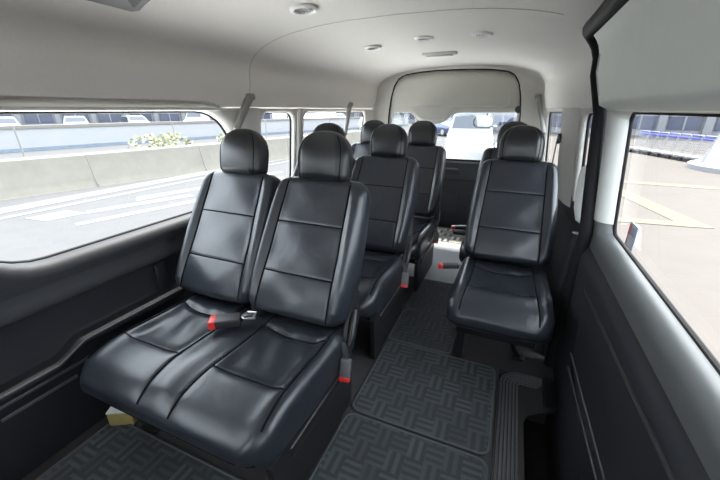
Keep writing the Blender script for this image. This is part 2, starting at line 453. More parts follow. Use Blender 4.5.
# upper trim panel with the bulge over the latch
up = MB()
def low(x):
    u = (x+.795)/.185
    return 1.200-.115*math.exp(-abs(u)**3.5) 
xs = [TGX0+.012+(TGX1-TGX0-.024)*i/60 for i in range(61)]
def topz(x):
    o = tail_outline(); top = [(a, b) for a, b in o if b > .9]
    return interp(sorted(top), x)-.004
rows = []
for k in range(13):
    t = k/12; row = []
    for x in xs:
        z0, z1 = low(x), max(topz(x), low(x)+.01); z = lerp(z0, z1, t)
        e = min(min(x-xs[0], xs[-1]-x)/.07, 1); f = min(min(z-z0, z1-z)/.06, 1)
        y = YT+.035-.035*math.sin(max(0, min(1, min(e, f)))*PI/2) - .02*gs(x+.795, .15)*gs(z-1.15, .06)
        row.append((x, y, z))
    rows.append(row)
up.ringloft(rows, closed=False)
up.ringloft([[(x, YT+.035, low(x)) for x in xs], [(x, YT+.07, low(x)) for x in xs]], closed=False)
up.build('upper_trim', TGU, TG)
g = MB(); g.tube([(TGX0+.12, YT-.002, 1.245), (TGC-.3, YT-.002, 1.252), (TGX1-.16, YT-.002, 1.252), (TGX1-.12, YT-.002, 1.27), (TGX1-.13, YT-.002, 1.40)], .003, 6); g.build('trim_crease', PILL, TG)
g = MB(); g.box((TGC, YT+.06, .99), (TGX1-TGX0-.02, .006, .60)); g.build('glass_pane', GLASS, TG)
for sx in (TGX0+.02, TGX1-.02):
    g = MB(); g.box((sx, YT+.045, .95), (.035, .04, .52), bev=.008); g.build('window_side_trim', PILL, TG)
g = MB(); g.box((TGC, YT+.045, .715), (TGX1-TGX0-.02, .035, .018), bev=.005); g.build('window_sill', SILL, TG)
g = MB(); g.box((TGC, YT+.045, .735), (TGX1-TGX0-.03, .02, .022), bev=.006); g.build('rubber_strip', RUB, TG)
lp = MB(); lp.box((TGC, YT+.045, .335), (TGX1-TGX0-.01, .05, .74), bev=.012); lp.build('lower_panel', TRIM, TG)
g = MB(); g.box((TGC, YT+.016, .53), (TGX1-TGX0-.06, .012, .012), bev=.004); g.build('panel_crease', TRIMD, TG)
g = MB(); g.box((TGC, YT+.10, 1.40), (1.70, .03, .42)); g.build('outer_header', PLASL, TG)  # added behind the upper trim to stop daylight leaking through the gap
g = MB(); g.box((-.56, YT+.016, .625), (.17, .012, .062), bev=.005); h = g.build('pull_handle', TRIMD, TG)
g = MB(); g.box((-.56, YT+.008, .645), (.15, .014, .014), bev=.005); g.build('grip_lip', TRIML, h)
g = MB(); g.box((-.62, YT+.016, .28), (.34, .012, .20), bev=.005); g.build('access_cover', TRIMD, TG)
g = MB(); g.lathe([(0, 0), (.032, 0), (.036, .02), (.03, .04), (0, .05)], (TGX1-.03, YT+.0, 1.225), 16, 'Y'); g.build('hinge_damper', BLK, TG)
# under-view mirror on an arm outside the tailgate glass
rv = MB()
rv.ringloft([[( -.315+p[0]*k, 4.02+dy, 1.105+p[1]*k) for p in rrect(.105, .062, .05, 6, 4, 2)] for dy, k in ((-.012, .90), (-.008, .97), (.0, 1), (.02, .98), (.045, .8), (.055, .5))])
mh = rv.build('underview_mirror', BLK, TG)
g = MB(); g.ringloft([[(-.315+p[0], 4.007+dy, 1.105+p[1]) for p in rrect(.090, .050, .042, 6, 4, 2)] for dy in (-.002, .0)]); g.build('mirror_face', MIRR, mh)
g = MB(); g.tube([(-.285, 4.03, 1.15), (-.283, 4.02, 1.20), (-.28, 3.94, 1.30), (-.28, 3.80, 1.36)], .012, 8); g.build('mirror_arm', BLK, mh)

# the sliding door on the right -----------------------------------------------------
DY0, DY1 = .06, 1.70
D = thing('door_1', 'closed sliding side door with a big window, light upper trim and dark lower panel', 'door', (.36, (DY0+DY1)/2, -.2)); D['kind'] = 'structure'
band = MB()
rimd = window_cell(band, (DY0, DY1, .655, 1.27), (.30, 1.632, .748, 1.213, .045), 1, .068, .05, lambda p: 1 if p.z > 1.0 else 0)
b_ = band.build('window_frame', [SILL, PLASL], D, sharp=60)
pc = MB()
sec = [(1.699, -.002)] + [(1.682-.054*sin(PI/2*k/6), .050-.054*cos(PI/2*k/6)) for k in range(7)] + [(1.628, .066)]
pc.ringloft([[(XC+half(z)+e, y, z) for y, e in sec] for z in (.785, .80, .85, .95, 1.05, 1.15, 1.225)], closed=False)
pc.build('pillar_cover', PLASL, D, sharp=60)
wd = win(7, rim0, -1, 'front left door window beside the viewer')
win(6, rimd, 1, 'large sliding door window on the right looking onto the pale pavement')
# sticker on the lower rear corner of the glass
stx = XC+half(.86)+.064
st = MB(); st.mi = 0; st.box((stx, 1.40, .812), (.002, .085, .085))
st.mi = 1; st.box((stx-.0015, 1.428, .830), (.001, .022, .040)); st.mi = 2; st.box((stx-.0015, 1.39, .832), (.001, .040, .03))
st.mi = 3
for k in range(4): st.box((stx-.0015, 1.397, .809-.010*k), (.001, .062, .003))
st.mi = 1; st.box((stx-.0015, 1.432, .785), (.001, .012, .024))
ST_R = mat('sticker_red', (.45, .10, .08), .5); ST_B = mat('sticker_blue', (.22, .28, .38), .5); ST_G = mat('sticker_grey', (.30, .34, .40), .5); ST_W = mat('sticker_pale', (.50, .53, .58), .5)
st.build('window_sticker', [ST_G, ST_R, ST_B, ST_W], wd)['label'] = 'small blue grey and red notice stuck on the glass'
# upper trim cushion
ut = MB()
rows = []
NZ, NY = 16, 40
for i in range(NZ+1):
    z = lerp(1.218, 1.512, i/NZ); row = []
    for j in range(NY+1):
        y = lerp(DY0, DY1-.012, j/NY)
        e = min(1, (DY1-.012-y)/.045); f = min(1, (z-1.218)/.02, (1.512-z)/.03)
        k = math.sin(max(0, min(e, f))*PI/2)
        row.append((XC+hs2(z)-.006-.032*k, y, z))
    rows.append(row)
ut.ringloft(rows, closed=False)
ut.ringloft([[(XC+half(1.218)-.006, lerp(DY0, DY1-.012, j/8), 1.218) for j in range(9)], [(XC+half(1.218)+.07, lerp(DY0, DY1-.012, j/8), 1.214) for j in range(9)]], closed=False)
u_ = ut.build('upper_trim', DOORU, D, sharp=60)
g = MB(); g.tube([(XC+hs2(1.27)-.0385, 1.63, 1.27), (XC+hs2(1.35)-.0385, 1.63, 1.35), (XC+hs2(1.41)-.0385, 1.625, 1.41)], .003, 6); g.build('trim_crease', PLASL, u_)
# lower dark panel (profile swept) with a raised field and two light stripes
lo = MB()
P = [(-.002, .664), (.010, .65), (.022, .628), (.024, .60), (.016, .45), (.012, .30), (.010, .10), (.008, -.12), (.008, -.28)]
lo.ringloft([[(XC+half(max(0, z))-o, y, z) for o, z in P] for y in (DY0, .4, .7, 1.0, 1.5, DY1)], closed=False)
lo.ringloft([[(XC+half(max(0, z))-o+e, DY1, z) for o, z in P] for e in (0, .06)], closed=False)
lp_ = lo.build('lower_panel', TRIM, D, sharp=50)
def dx(z, e=0): return XC+half(max(0, z))-interp([(-.3, .008), (.10, .010), (.30, .012), (.45, .016), (.60, .024), (.628, .022), (.664, -.002)], z)-e
fld = MB()
poly = [(1.47, .555), (.6, .615), (.16, .615), (.16, .10), (.9, .12), (1.38, .30)]
m_ = [(sum(p[0] for p in poly)/6, sum(p[1] for p in poly)/6)]*6
def densify(pp, n=6):
    o = []
    for i in range(len(pp)):
        a, b = pp[i], pp[(i+1) % len(pp)]
        o += [(lerp(a[0], b[0], k/n), lerp(a[1], b[1], k/n)) for k in range(n)]
    return o
pd = densify(poly); cc = m_[0]
fld.ringloft([[(dx(z, e), lerp(cc[0], y, s), lerp(cc[1], z, s)) for y, z in pd for z in [z]] for e, s in ((0.0, 1.0), (.007, .985), (.008, .97))] , cap0=False)
fld.build('raised_field', TRIMD, lp_, sharp=60)
for a, b in (((1.40, .29), (.70, .34)), ((1.385, .235), (.72, .29))):
    g = MB(); g.tube([(dx(lerp(a[1], b[1], t), .010), lerp(a[0], b[0], t), lerp(a[1], b[1], t)) for t in [i/10 for i in range(11)]], lambda t: .004, 8); g.build('stripe', TRIML, lp_)
# black rubber door seal on the body: up the rear edge, round the top corner, forward
T1 = MB()
pts = [(XC+half(0)-.02, 1.70, -.02), (XC+half(.3)-.02, 1.70, .3), (XC+half(.72)-.02, 1.70, .72), (XC+half(1.0)-.018, 1.725, 1.0), (XC+half(1.21)-.016, 1.735, 1.21)]
pts += [(XC+hs2(z)-.015, 1.735, z) for z in (1.28, 1.35, 1.41, 1.45)]
cz = 1.445
for k in range(1, 7):
    a = PI/2*k/6; zz = 1.455+.045*sin(a); pts.append((XC+hs2(zz)-.015, 1.735-.06*(1-cos(a)), zz))
pts += [(XC+hs2(1.50)-.012, y, 1.50) for y in (1.5, 1.2, .8, .2, -.8)]
T1.tube(pts, .029, 12)
struct(T1.build('trim_1', RUB, sharp=70), 'black rubber seal around the sliding door opening', 'trim')
# dark gap strip between seal and door, and grey scuff trim low on the pillar
T2 = MB()
T2.tube([(XC+half(max(0, z))-.035, 1.775+.03*math.sin(z*3), z) for z in [0, .1, .2, .3, .4, .5, .6, .68]], lambda t: .028-.008*t, 10)
struct(T2.build('trim_2', TRIM, sharp=70), 'dark padded moulding low on the pillar behind the door', 'trim')
# light C pillar cover between the two right rear windows, lower edge flares into a shoulder
T3 = MB()
rows = []
for z in [.70, .74, .80, .9, 1.0, 1.1, 1.2, 1.232]:
    y0 = 2.25-.03*math.exp(-(z-.70)/.05); y1 = 2.74+.05*math.exp(-(z-.70)/.05)
    rows.append([(XC+half(z)-tap(lerp(y0, y1, k/10))-.003-.028*math.sin(PI*k/10)**.5, lerp(y0, y1, k/10), z) for k in range(11)])
T3.ringloft(rows, closed=False)
struct(T3.build('trim_3', PILL, sharp=60), 'light pillar cover between the right rear windows', 'trim')
# pillar covers on the left
for i, (a, b, lab) in enumerate(((1.61, 1.765, 'light pillar cover behind the wide left window'), (2.165, 2.245, 'slim light pillar cover between the left rear windows'))):
    T = MB()
    T.ringloft([[(XC-half(z)+.003+.02*math.sin(PI*k/8)**.5, lerp(a, b, k/8), z) for k in range(9)] for z in (.74, .85, 1.0, 1.1, 1.2, 1.232)], closed=False)
    struct(T.build('trim_%d' % (4+i), PILL, sharp=60), lab, 'trim')
# pale strip standing in for the daylit reveal at the left window's top
T = MB(); T.tube([(XC-half(1.222)+.004, y, 1.224) for y in (YF, 0, .6, 1.2, 1.6)], .006, 8)
struct(T.build('trim_6', PLASL), 'thin light moulding along the top of the wide left window', 'trim')
# unseen cowl, plus seat-back blocks, bulkhead and header added to block light
T = MB(); T.box((XC, YF-.25, .42), (1.84, .30, .84), bev=.05); T.box((XC-.50, -.58, .50), (.56, .16, .98), bev=.06); T.box((XC+.48, -.58, .50), (.56, .16, .98), bev=.06); T.box((XC, -.60, .30), (1.74, .25, .60), bev=.05); T.box((XC, YF-.02, 1.50), (1.72, .06, .26), bev=.02)
struct(T.build('wall_front', TRIMD), 'dark dashboard end of the van behind the viewer', 'wall')

# ------------------------------------------------------------------ step plate
sp = thing('step_plate', 'black ribbed plastic step plate at the sliding door', 'step', (.2, 1.0, 0))
m = MB()
poly = [(.095, .2), (.20, .2), (.20, 1.255), (.215, 1.29), (.32, 1.36), (.335, 1.40), (.335, 1.555), (.19, 1.555)]
for k in range(1, 7):
    a = PI/2+PI/2*k/6; poly.append((.19+.095*cos(a), 1.46+.095*sin(a)))
m.prism(poly, .001, .012); m.build('tread', STEPM, sp)
for i in range(6):
    r = .085-.014*i; x = .19-r; m = MB()
    pts = [(x, y, .013) for y in (.22, .6, 1.0, 1.46)] + [(.19-r*cos(PI/2*k/8), 1.46+r*sin(PI/2*k/8), .013) for k in range(1, 9)]
    if i < 6: pts += [(.32-.012*i, 1.46+r, .013)]
    m.tube(pts, .0042, 6); m.build('rib', TRIML if i == 0 else GREYP, sp)
m = MB(); m.box((.298, 1.455, .016), (.030, .17, .010), bev=.004); m.build('end_lip', BLKM, sp)

# ------------------------------------------------------------------ floor mats
def floor_mat(label, x0, x1, y0, y1, r=.04, group=None):
    cx, cy = (x0+x1)/2, (y0+y1)/2
    t = thing('floor_mat', label, 'floor mat', (cx, cy, 0), group)
    pl = [(cx+a, cy+b) for a, b in rrect((x1-x0)/2, (y1-y0)/2, r, 6, 2, 2)]
    m = MB(); m.prism(pl, .0005, .009); m.build('pile', MATW, t)
    m = MB(); m.tube([(a, b, .008) for a, b in pl], .005, 6, loop=True); m.build('binding', BIND, t)
    return t
floor_mat('patterned charcoal floor mat nearest the viewer in the aisle', -.49, .078, .15, 1.015)
floor_mat('patterned charcoal floor mat beside the ribbed step plate', -.49, .078, 1.035, 1.545)
floor_mat('patterned mat in the aisle beside the front leg of the right seat', -.50, -.15, 1.565, 1.905, .03)
floor_mat('small patterned mat farthest down the aisle before the plain grey floor', -.50, -.15, 1.925, 2.36, .03)
floor_mat('dark patterned mat under the front edge of the near bench', -1.37, -.52, -.3, .60)
m = MB(); m.box((-.36, 2.81, .004), (.62, .86, .006), bev=.002)
tag(m.build('grey_floor_cover', GREYF), 'plain grey floor covering at the back of the aisle', 'floor covering')
m = MB(); m.prism([(-.60+a, 3.45+b) for a, b in rrect(.52, .20, .02, 4, 2, 2)], .0005, .008)
tag(m.build('cargo_rug', RUGM), 'pale rug with dark squares in front of the tailgate', 'rug')
for x, lab in ((-.80, 'low black floor bracket left of the pale rug'), (-.36, 'low black floor bracket right of the pale rug')):
    t = thing('floor_bracket', lab, 'bracket', (x, 3.52, .008))
    m = MB(); m.box((x, 3.52, .024), (.17, .05, .030), bev=.008); m.build('bracket_body', BLK, t)
    m = MB(); m.tube([(x-.08, 3.51, .045), (x, 3.505, .052), (x+.08, 3.51, .045)], .006, 8); m.build('bracket_bar', GREYP, t)

# ------------------------------------------------------------------ seats
def cushion(hw, centres, D=.58, ins=.142):
    """seat cushion; y=0 is the front edge, top about z=.42"""
    m = MB(); rows = []
    ys = [.0015, .005, .011, .019, .029, .041] + [.055+.008*i for i in range(int((D-.055)/.008)+1)]
    def hwf(y, r=.085):
        return hw-r+math.sqrt(max(0, r*r-max(0, r-y)**2)) if y < r else hw
    def top(y):
        f = .085; z = .425 - .02*max(0, (y-.10))/.45 if y > .1 else .425
        if y < f: z -= .050*(1-math.sqrt(max(0, 1-(1-y/f)**2)))
        z -= .014*gs(y, .10)
        z -= .030*(max(0, .20-y)/.20)**1.5
        return z
    def bot(y):
        f = .10
        return .268 + (.056*(1-math.sqrt(max(0, 1-(1-y/f)**2))) if y < f else 0) - .02*min(1, max(0, y-.09)/.2)
    def disp(x, y):
        dz = 0; w = min(1, y/.06)
        for c in centres:
            u = x-c
            for sg in (-1, 1):
                xe = c+sg*ins*(1+.10*gs(y, .16))
                dz -= .0035*gs(x-xe, .005)*w
            inside = 1/(1+math.exp((abs(u)-ins)/.012))
            back = 1/(1+math.exp(-(y-.19)/.015))
            dz -= .0035*gs(y-.19, .005)*inside
            dz -= .016*inside*back*(1-gs(abs(u)-ins, .03))*(.5+.5*gs(y-.28, .14))
            dz += .006*inside*(1-back)
            dz -= .007*gs(y-.44-.02*(u/ins)**2, .012)*inside
            dz += .016*gs(y-.50, .05)*inside + .003*sin(u*55)*gs(y-.47, .06)*inside
            dz += .0022*sin(60*u+22*y)*gs(y-.36, .10)*inside
        dz += .007*gs(abs(x)-(hw-.045), .03)*(1-gs(y, .05))
        if len(centres) == 2: dz += .008*gs(x, .05)*w*(1-gs(y-D, .08)) - .0
        dz += .0035*sin(9*x+3.0)*sin(11*y+1.0)
        return dz
    nx = int(2*hw/.0058)
    for y in ys:
        h = hwf(y); zt, zb = top(y), bot(y); hd = max((zt-zb)/2, .006)
        r = min(.040, hd*.98, h*.5); ring = []
        for px, pz in rrect(h, hd, r, 8, nx, 4):
            z = (zt+zb)/2+pz
            if pz > hd-r:
                k = (pz-(hd-r))/r; z += disp(px, y)*k
            ring.append((px, y, z))
        rows.append(ring)
    m.ringloft(rows)
    m.mi = 1
    def surf(x, y): return (x, y, top(y)+disp(x, y)+.0016)
    for c in centres:
        for sg in (-1, 1):
            pts = []
            for i in range(46):
                y = lerp(.012, .56, i/45); xe = c+sg*ins*(1+.10*gs(y, .16))
                if abs(xe) > hwf(y)-.024: continue
                pts.append(surf(xe, y))
            if len(pts) > 3: m.tube(pts, .0034, 6)
        m.tube([surf(c+ins*(-1+2*i/20), .19) for i in range(21)], .0028, 6)
        m.tube([surf(c+ins*(-1+2*i/20), .44+.02*(-1+2*i/20)**2) for i in range(21)], .0028, 6)
    # welt round the lower front edge
    m.tube([(x*1.0, .004+max(0, (abs(x)-(hw-.085)))**2*6,   .316) for x in [(-hw+.03)+(2*hw-.06)*i/40 for i in range(41)]], .0035, 6)
    return m

TILT = rad(25); LEAN = .035
def back_pt(c, u, w, n):
    """u across, w up along the back, n out of its front face -> local seat point"""
    y0, z0 = .545, .424
    u += LEAN*(w-.40)
    d = Vector((0, sin(TILT), cos(TILT))); f = Vector((0, -cos(TILT), sin(TILT)))
    return Vector((c+u, y0, z0)) + d*w + f*n
HB = .58
def bw(t): return interp([(0, .200), (.08, .218), (.25, .226), (.5, .224), (.75, .215), (.9, .205), (1, .198)], t)
def backrest(c):
    m = MB(); rows = []
    def hwf(t):
        h = bw(t)
        if t > .88: q = (t-.88)/.12; h *= (max(0, 1-q**2.6))**(1/2.6)*.34+.66 if q < 1 else .66
        if t < .06: h *= .86+.14*math.sqrt(max(0, 1-(1-t/.06)**2))
        return h
    def thick(t):
        th = lerp(.075, .052, t)
        if t > .93: th *= math.sqrt(max(.03, 1-((t-.93)/.07)**2))
        if t < .05: th *= .35+.65*math.sqrt(max(0, 1-(1-t/.05)**2))
        return th
    def sx(t): return lerp(.164, .140, t)
    def disp(x, t):
        e = abs(x)-sx(t); dz = -.0028*gs(e, .0045)
        dz += .024*gs(e-.042, .032)*(1-.35*t)*min(1, t/.1)*min(1, (1-t)/.12)
        ins = 1/(1+math.exp(e/.010))
        dz += .010*ins*math.cos(min(1, abs(x)/sx(t))*PI/2)
        for tt in (.30, .655): dz -= .0028*gs((t-tt)*HB, .0045)*ins
        dz += .010*gs(t-.18, .16)*ins
        dz += .0025*sin(25*x+1)*sin(17*t)*ins
        return dz
    ts = [0, .004, .012, .024, .04] + [.055+.0088*i for i in range(100)]
    ts = [t for t in ts if t < .93] + [.93, .945, .957, .968, .977, .985, .991, .996, .999]
    for t in ts:
        h, th = hwf(t), thick(t); r = min(.045, th*.95); ring = []
        for px, pn in rrect(h, th, r, 7, 84, 4):
            n = pn
            if pn > th-r: n += disp(px, t)*((pn-(th-r))/r)
            ring.append(back_pt(c, px, t*HB, n))
        rows.append(ring)
    m.ringloft(rows)
    m.mi = 1
    def surf(x, t): return back_pt(c, x, t*HB, thick(t)+disp(x, t)+.0016)
    for sg in (-1, 1): m.tube([surf(sg*sx(t), t) for t in [.03+.92*i/40 for i in range(41)]], .0032, 6)
    for tt in (.30, .655): m.tube([surf(lerp(-sx(tt), sx(tt), i/20), tt) for i in range(21)], .0030, 6)
    return m
HT = rad(12)
def head_pt(c, u, w, n):
    base = back_pt(c, 0, HB-.012, .012)
    d = Vector((0, sin(HT), cos(HT))); f = Vector((0, -cos(HT), sin(HT)))
    return base + Vector((u, 0, 0)) + d*w + f*n
def hr_wd(t):
    h = .118*(1-.05*(1-t)**2)*(max(0, 1-max(0, (t-.34)/.66)**2.7))**(1/2.25)
    if t < .14: h *= .84+.16*math.sqrt(max(0, 1-(1-t/.14)**2))
    d = .054*(max(0, 1-max(0, (t-.5)/.5)**2.6))**(1/2)
    if t < .15: d *= .5+.5*math.sqrt(max(0, 1-(1-t/.15)**2))
    return max(h, .004), max(d, .003)
def headrest(c):
    m = MB(); rows = []; H = .202
    def disp(x, t, h): return .016*sin(PI*min(1, t*1.1))*(1-(x/(h+1e-6))**2)-.005*gs(abs(x)-.80*h, .007)*min(1, (1-t)*4)
    for i in range(41):
        t = .5-.5*cos(PI*i/40)
        h, d = hr_wd(t); ring = []
        for px, pn in rrect(h, d, d*.8, 8, 26, 3):
            ring.append(head_pt(c, px, t*H, pn + (disp(px, t, h) if pn > 0 else 0)))
        rows.append(ring)
    m.ringloft(rows)
    m.mi = 1
    for sg in (-1, 1):
        pts = []
        for i in range(24):
            t = .05+.83*i/23; h, d = hr_wd(t); x = sg*.80*h
            q = max(0, .80*h-(h-.8*d)); n = d*.2+math.sqrt(max(0, (.8*d)**2-q*q))
            pts.append(head_pt(c, x, t*H, n+disp(x, t, h)+.001))
        m.tube(pts, .0020, 6)
    return m
def posts(c, parent):
    for sg in (-1, 1):
        m = MB(); m.tube([head_pt(c, sg*.05, -.03, 0), head_pt(c, sg*.05, .03, 0)], .006, 10); m.build('post', BLKM, parent, local=True)
def buckle(parent, pts, end_dir, end_len=.085, w=.030, stalk=BLKM, lab=None, body=BLK):
    m = MB(); m.strap(pts, Vector(end_dir).cross(Vector((0, 0, 1))) if abs(end_dir[2]) < .8 else (0, 1, 0), .022, .005)
    s = m.build('buckle_stalk', stalk, parent, local=True)
    e = Vector(pts[-1]); d = Vector(end_dir).normalized()
    q = d.to_track_quat('Z', 'Y').to_matrix()
    m = MB(); m.box(e+d*end_len*.4, (w, w*.6, end_len*.8), rot=q, bev=.005); b = m.build('buckle', body, parent, local=True)
    m = MB(); m.box(e+d*(end_len*.88), (w*.96, w*.58, end_len*.22), rot=q, bev=.003); m.build('release_button', REDP, b, local=True)
    return b

def make_bench():
    t = thing('bench_seat', 'near two-seat black leather bench with red-tipped buckle on its cushion', 'seat', (0, 0, 0))
    cs = (-.222, .222)
    cb = (-.221, .195)
    cushion(.406, cs).build('seat_cushion', [LEA, SEAM], t, local=True, sharp=60)
    for c in cb:
        backrest(c).build('backrest', [LEA, SEAM], t, local=True, sharp=60)
        h = headrest(c).build('headrest', [LEAH, SEAM], t, local=True, sharp=60); posts(c, h)
    m = MB(); m.box((0, .35, .215), (.80, .40, .05), bev=.01); m.build('seat_frame', BLKM, t, local=True)
    # aisle side cover down to the floor, and the wall-side legs
    m = MB(); m.ringloft([[(.372+e, y, z) for y, z in ((.065, .25), (.085, .012), (.60, .012), (.62, .24), (.60, .34), (.40, .35), (.2, .31))] for e in (0, .012, .022)])
    m.build('side_cover', BLK, t, local=True, sharp=30)
    for y in (.18, .52):
        m = MB(); m.box((-.29, y, .105), (.04, .05, .19), bev=.006); m.box((-.29, y, .018), (.08, .09, .016), bev=.004); m.build('leg', BLKM, t, local=True)
    m = MB(); m.box((.30, .50, .105), (.05, .06, .19), bev=.006); m.build('leg', BLKM, t, local=True)
    # recliner housing and lever loops on the aisle side
    m = MB(); m.ringloft([[(.395+e, y, z) for y, z in ((.50, .30), (.60, .30), (.66, .42), (.66, .54), (.61, .56), (.55, .44))] for e in (0, .014)])
    rc = m.build('recliner_cover', BLK, t, local=True)
    for k in range(3):
        m = MB(); m.tube([(.418, .515+.02*k, .36), (.426, .53+.02*k, .40), (.424, .555+.02*k, .455), (.416, .59+.015*k, .48)], .005, 8); m.build('recliner_lever', GREYP if k == 1 else BLKM, rc, local=True)
    # belts: centre buckle lying on the cushion, aisle buckle hanging at the side
    m = MB(); m.box((.025, .440, .448), (.05, .035, .012), rot=Matrix.Rotation(.6, 3, 'Z'), bev=.003); an = m.build('buckle_anchor', CHR, t, local=True)
    m = MB(); m.tube([(.005, .415, .460), (.037, .40, .464), (.067, .42, .466), (.05, .455, .464), (.01, .45, .460)], .004, 8, loop=True); m.build('anchor_ring', CHR, an, local=True)
    buckle(t, [(.040, .445, .452), (.020, .420, .452), (.014, .408, .452)], (-.10, -.062, -.004), .120, .058)
    buckle(t, [(.405, .51, .39), (.424, .495, .35), (.428, .49, .335)], (.004, -.030, -.085), .088, .042, body=GREYP)
    # belt webbing running up between the two backs
    m = MB(); m.strap([back_pt(.045, 0, w, n) + Vector((u, 0, 0)) for w, u, n in ((.03, -.035, .055), (.15, -.025, .06), (.30, .005, .055), (.45, .035, .045), (.55, .055, .03), (.60, .065, -.02))], (1, .0, 0), .045)
    m.build('belt_strap', BELT, t, local=True)
    m = MB(); m.box((.0, .53, .44), (.05, .05, .12), bev=.01); m.build('centre_bracket', BLK, t, local=True)
    return t
def make_single():
    t = thing('single_seat', 'near single black leather seat on the right of the aisle', 'seat', (0, 0, 0))
    cushion(.226, (0,), ins=.150).build('seat_cushion', [LEA, SEAM], t, local=True, sharp=60)
    backrest(0).build('backrest', [LEA, SEAM], t, local=True, sharp=60)
    h = headrest(0).build('headrest', [LEAH, SEAM], t, local=True, sharp=60); posts(0, h)
    m = MB(); m.box((0, .33, .215), (.36, .42, .05), bev=.01); m.build('seat_frame', BLKM, t, local=True)
    for y in (.19, .50):
        m = MB(); m.box((-.155, y, .11), (.040, .055, .20), bev=.006); m.build('leg', BLKM, t, local=True)
    m = MB(); m.tube([(.07, .15, .215), (.10, .22, .10), (.13, .29, .018)], .012, 8); m.box((.13, .30, .010), (.05, .06, .018), bev=.004); m.build('strut', BLKM, t, local=True)
    m = MB(); m.lathe([(0, 0), (.012, 0), (.012, .008), (0, .012)], (.155, .275, .018), 12); m.build('floor_bolt', CHR, t, local=True)
    m = MB(); m.tube([(.185, .30, .215), (.225, .38, .20), (.255, .45, .18)], .012, 8); m.build('wall_bracket', BLKM, t, local=True)
    buckle(t, [(-.20, .50, .37), (-.225, .48, .395), (-.232, .465, .395)], (-.10, -.035, -.004), .115, .040)
    return t
bench = make_bench(); LEAN = 0; single = make_single()
BX = -.897
bench.location = (BX, .472, 0)
bench2 = copy_tree(bench); bench2.location = (BX-.0, 1.28, 0); bench2['label'] = 'second two-seat black leather bench, directly behind the near one'
bench3 = copy_tree(bench); bench3.location = (BX+.02, 2.06, 0); bench3['label'] = 'rearmost two-seat black leather bench on the left, nearest the tailgate'
single.location = (.045, 1.39, .0)
single2 = copy_tree(single); single2.location = (.0, 2.12, 0); single2['label'] = 'rear single black seat mostly hidden behind the near single seat'
for o in (bench, bench2, bench3): o['group'] = 'two-seat benches'
for o in (single, single2): o['group'] = 'single seats on the right'

# small box on the floor by the wall
t = thing('cardboard_box', 'small yellowish cardboard box with a pale top under the near bench', 'box', (-1.335, .625, 0))
R = Matrix.Rotation(rad(28), 3, 'Z')
m = MB(); m.box((-1.335, .625, .036), (.095, .085, .068), rot=R, bev=.002); m.build('carton', CARD, t)
m = MB(); m.box((-1.335, .625, .073), (.097, .087, .006), rot=R, bev=.001); m.build('lid', WPAP, t)

# ------------------------------------------------------------------ belts, grips, lamps
def hanging_belt(label, a, b, c, cover=BELTG, wide=.030):
    """rigid sleeve from the headliner, then webbing to a lower point"""
    t = thing('seat_belt', label, 'seat belt', a, 'hanging seat belts')
    a, b, c = Vector(a), Vector(b), Vector(c)
    m = MB(); d = (b-a).normalized()
    m.tube([a, a+(b-a)*.3, a+(b-a)*.7, b], lambda u: .024-.007*u, 10); m.build('sleeve', cover, t)
    m = MB(); m.box(a-d*.004, (.05, .05, .035), bev=.012); m.build('anchor', cover, t)
    m = MB(); m.strap([b-d*.01, b+(c-b)*.4+Vector((0, .0, -.01)), c], (0, 1, .3), .042); m.build('strap', BELT, t)
    return t
hanging_belt('grey-sleeved seat belt hanging beside the wide left window', (-1.375, 1.655, 1.285), (-1.37, 1.515, 1.12), (-1.32, 1.40, .80))
hanging_belt('grey-sleeved seat belt hanging in the rearmost left window', (-1.385, 3.0, 1.265), (-1.36, 2.84, 1.02), (-1.345, 2.74, .80))
hanging_belt('grey-sleeved seat belt hanging by the far right rear window', (.145, 3.645, 1.33), (.235, 3.50, 1.03), (.25, 3.42, .80))
t = thing('seat_belt', 'black shoulder belt hanging from a round guide on the right pillar', 'seat belt', (.255, 2.60, 1.02), 'hanging seat belts')
m = MB(); m.lathe([(0, 0), (.030, 0), (.034, .012), (.022, .026), (0, .03)], (.255, 2.60, 1.05), 20, 'X'); m.build('guide', GREYP, t)
m = MB(); m.strap([(.255, 2.595, 1.03), (.25, 2.55, .90), (.25, 2.50, .75), (.255, 2.46, .60)], (0, 1, .2), .045); m.build('strap', BELT, t)
# assist grip on the door pillar
t = thing('assist_grip', 'pale vertical assist grip on the pillar behind the sliding door', 'grip', (.31, 1.79, .78))
gp = [(.355, 1.80, .735), (.330, 1.80, .752), (.318, 1.805, .80), (.314, 1.81, .87), (.311, 1.815, .93), (.314, 1.815, .975), (.338, 1.815, .992)]
m = MB(); m.tube(gp, lambda u: .017+.003*sin(PI*u), 12); m.build('handle', PLASL, t)
for k in (0, -1):
    m = MB(); m.box(Vector(gp[k])+Vector((.008, 0, 0)), (.022, .05, .045), bev=.008); m.build('mount', PLASL, t)

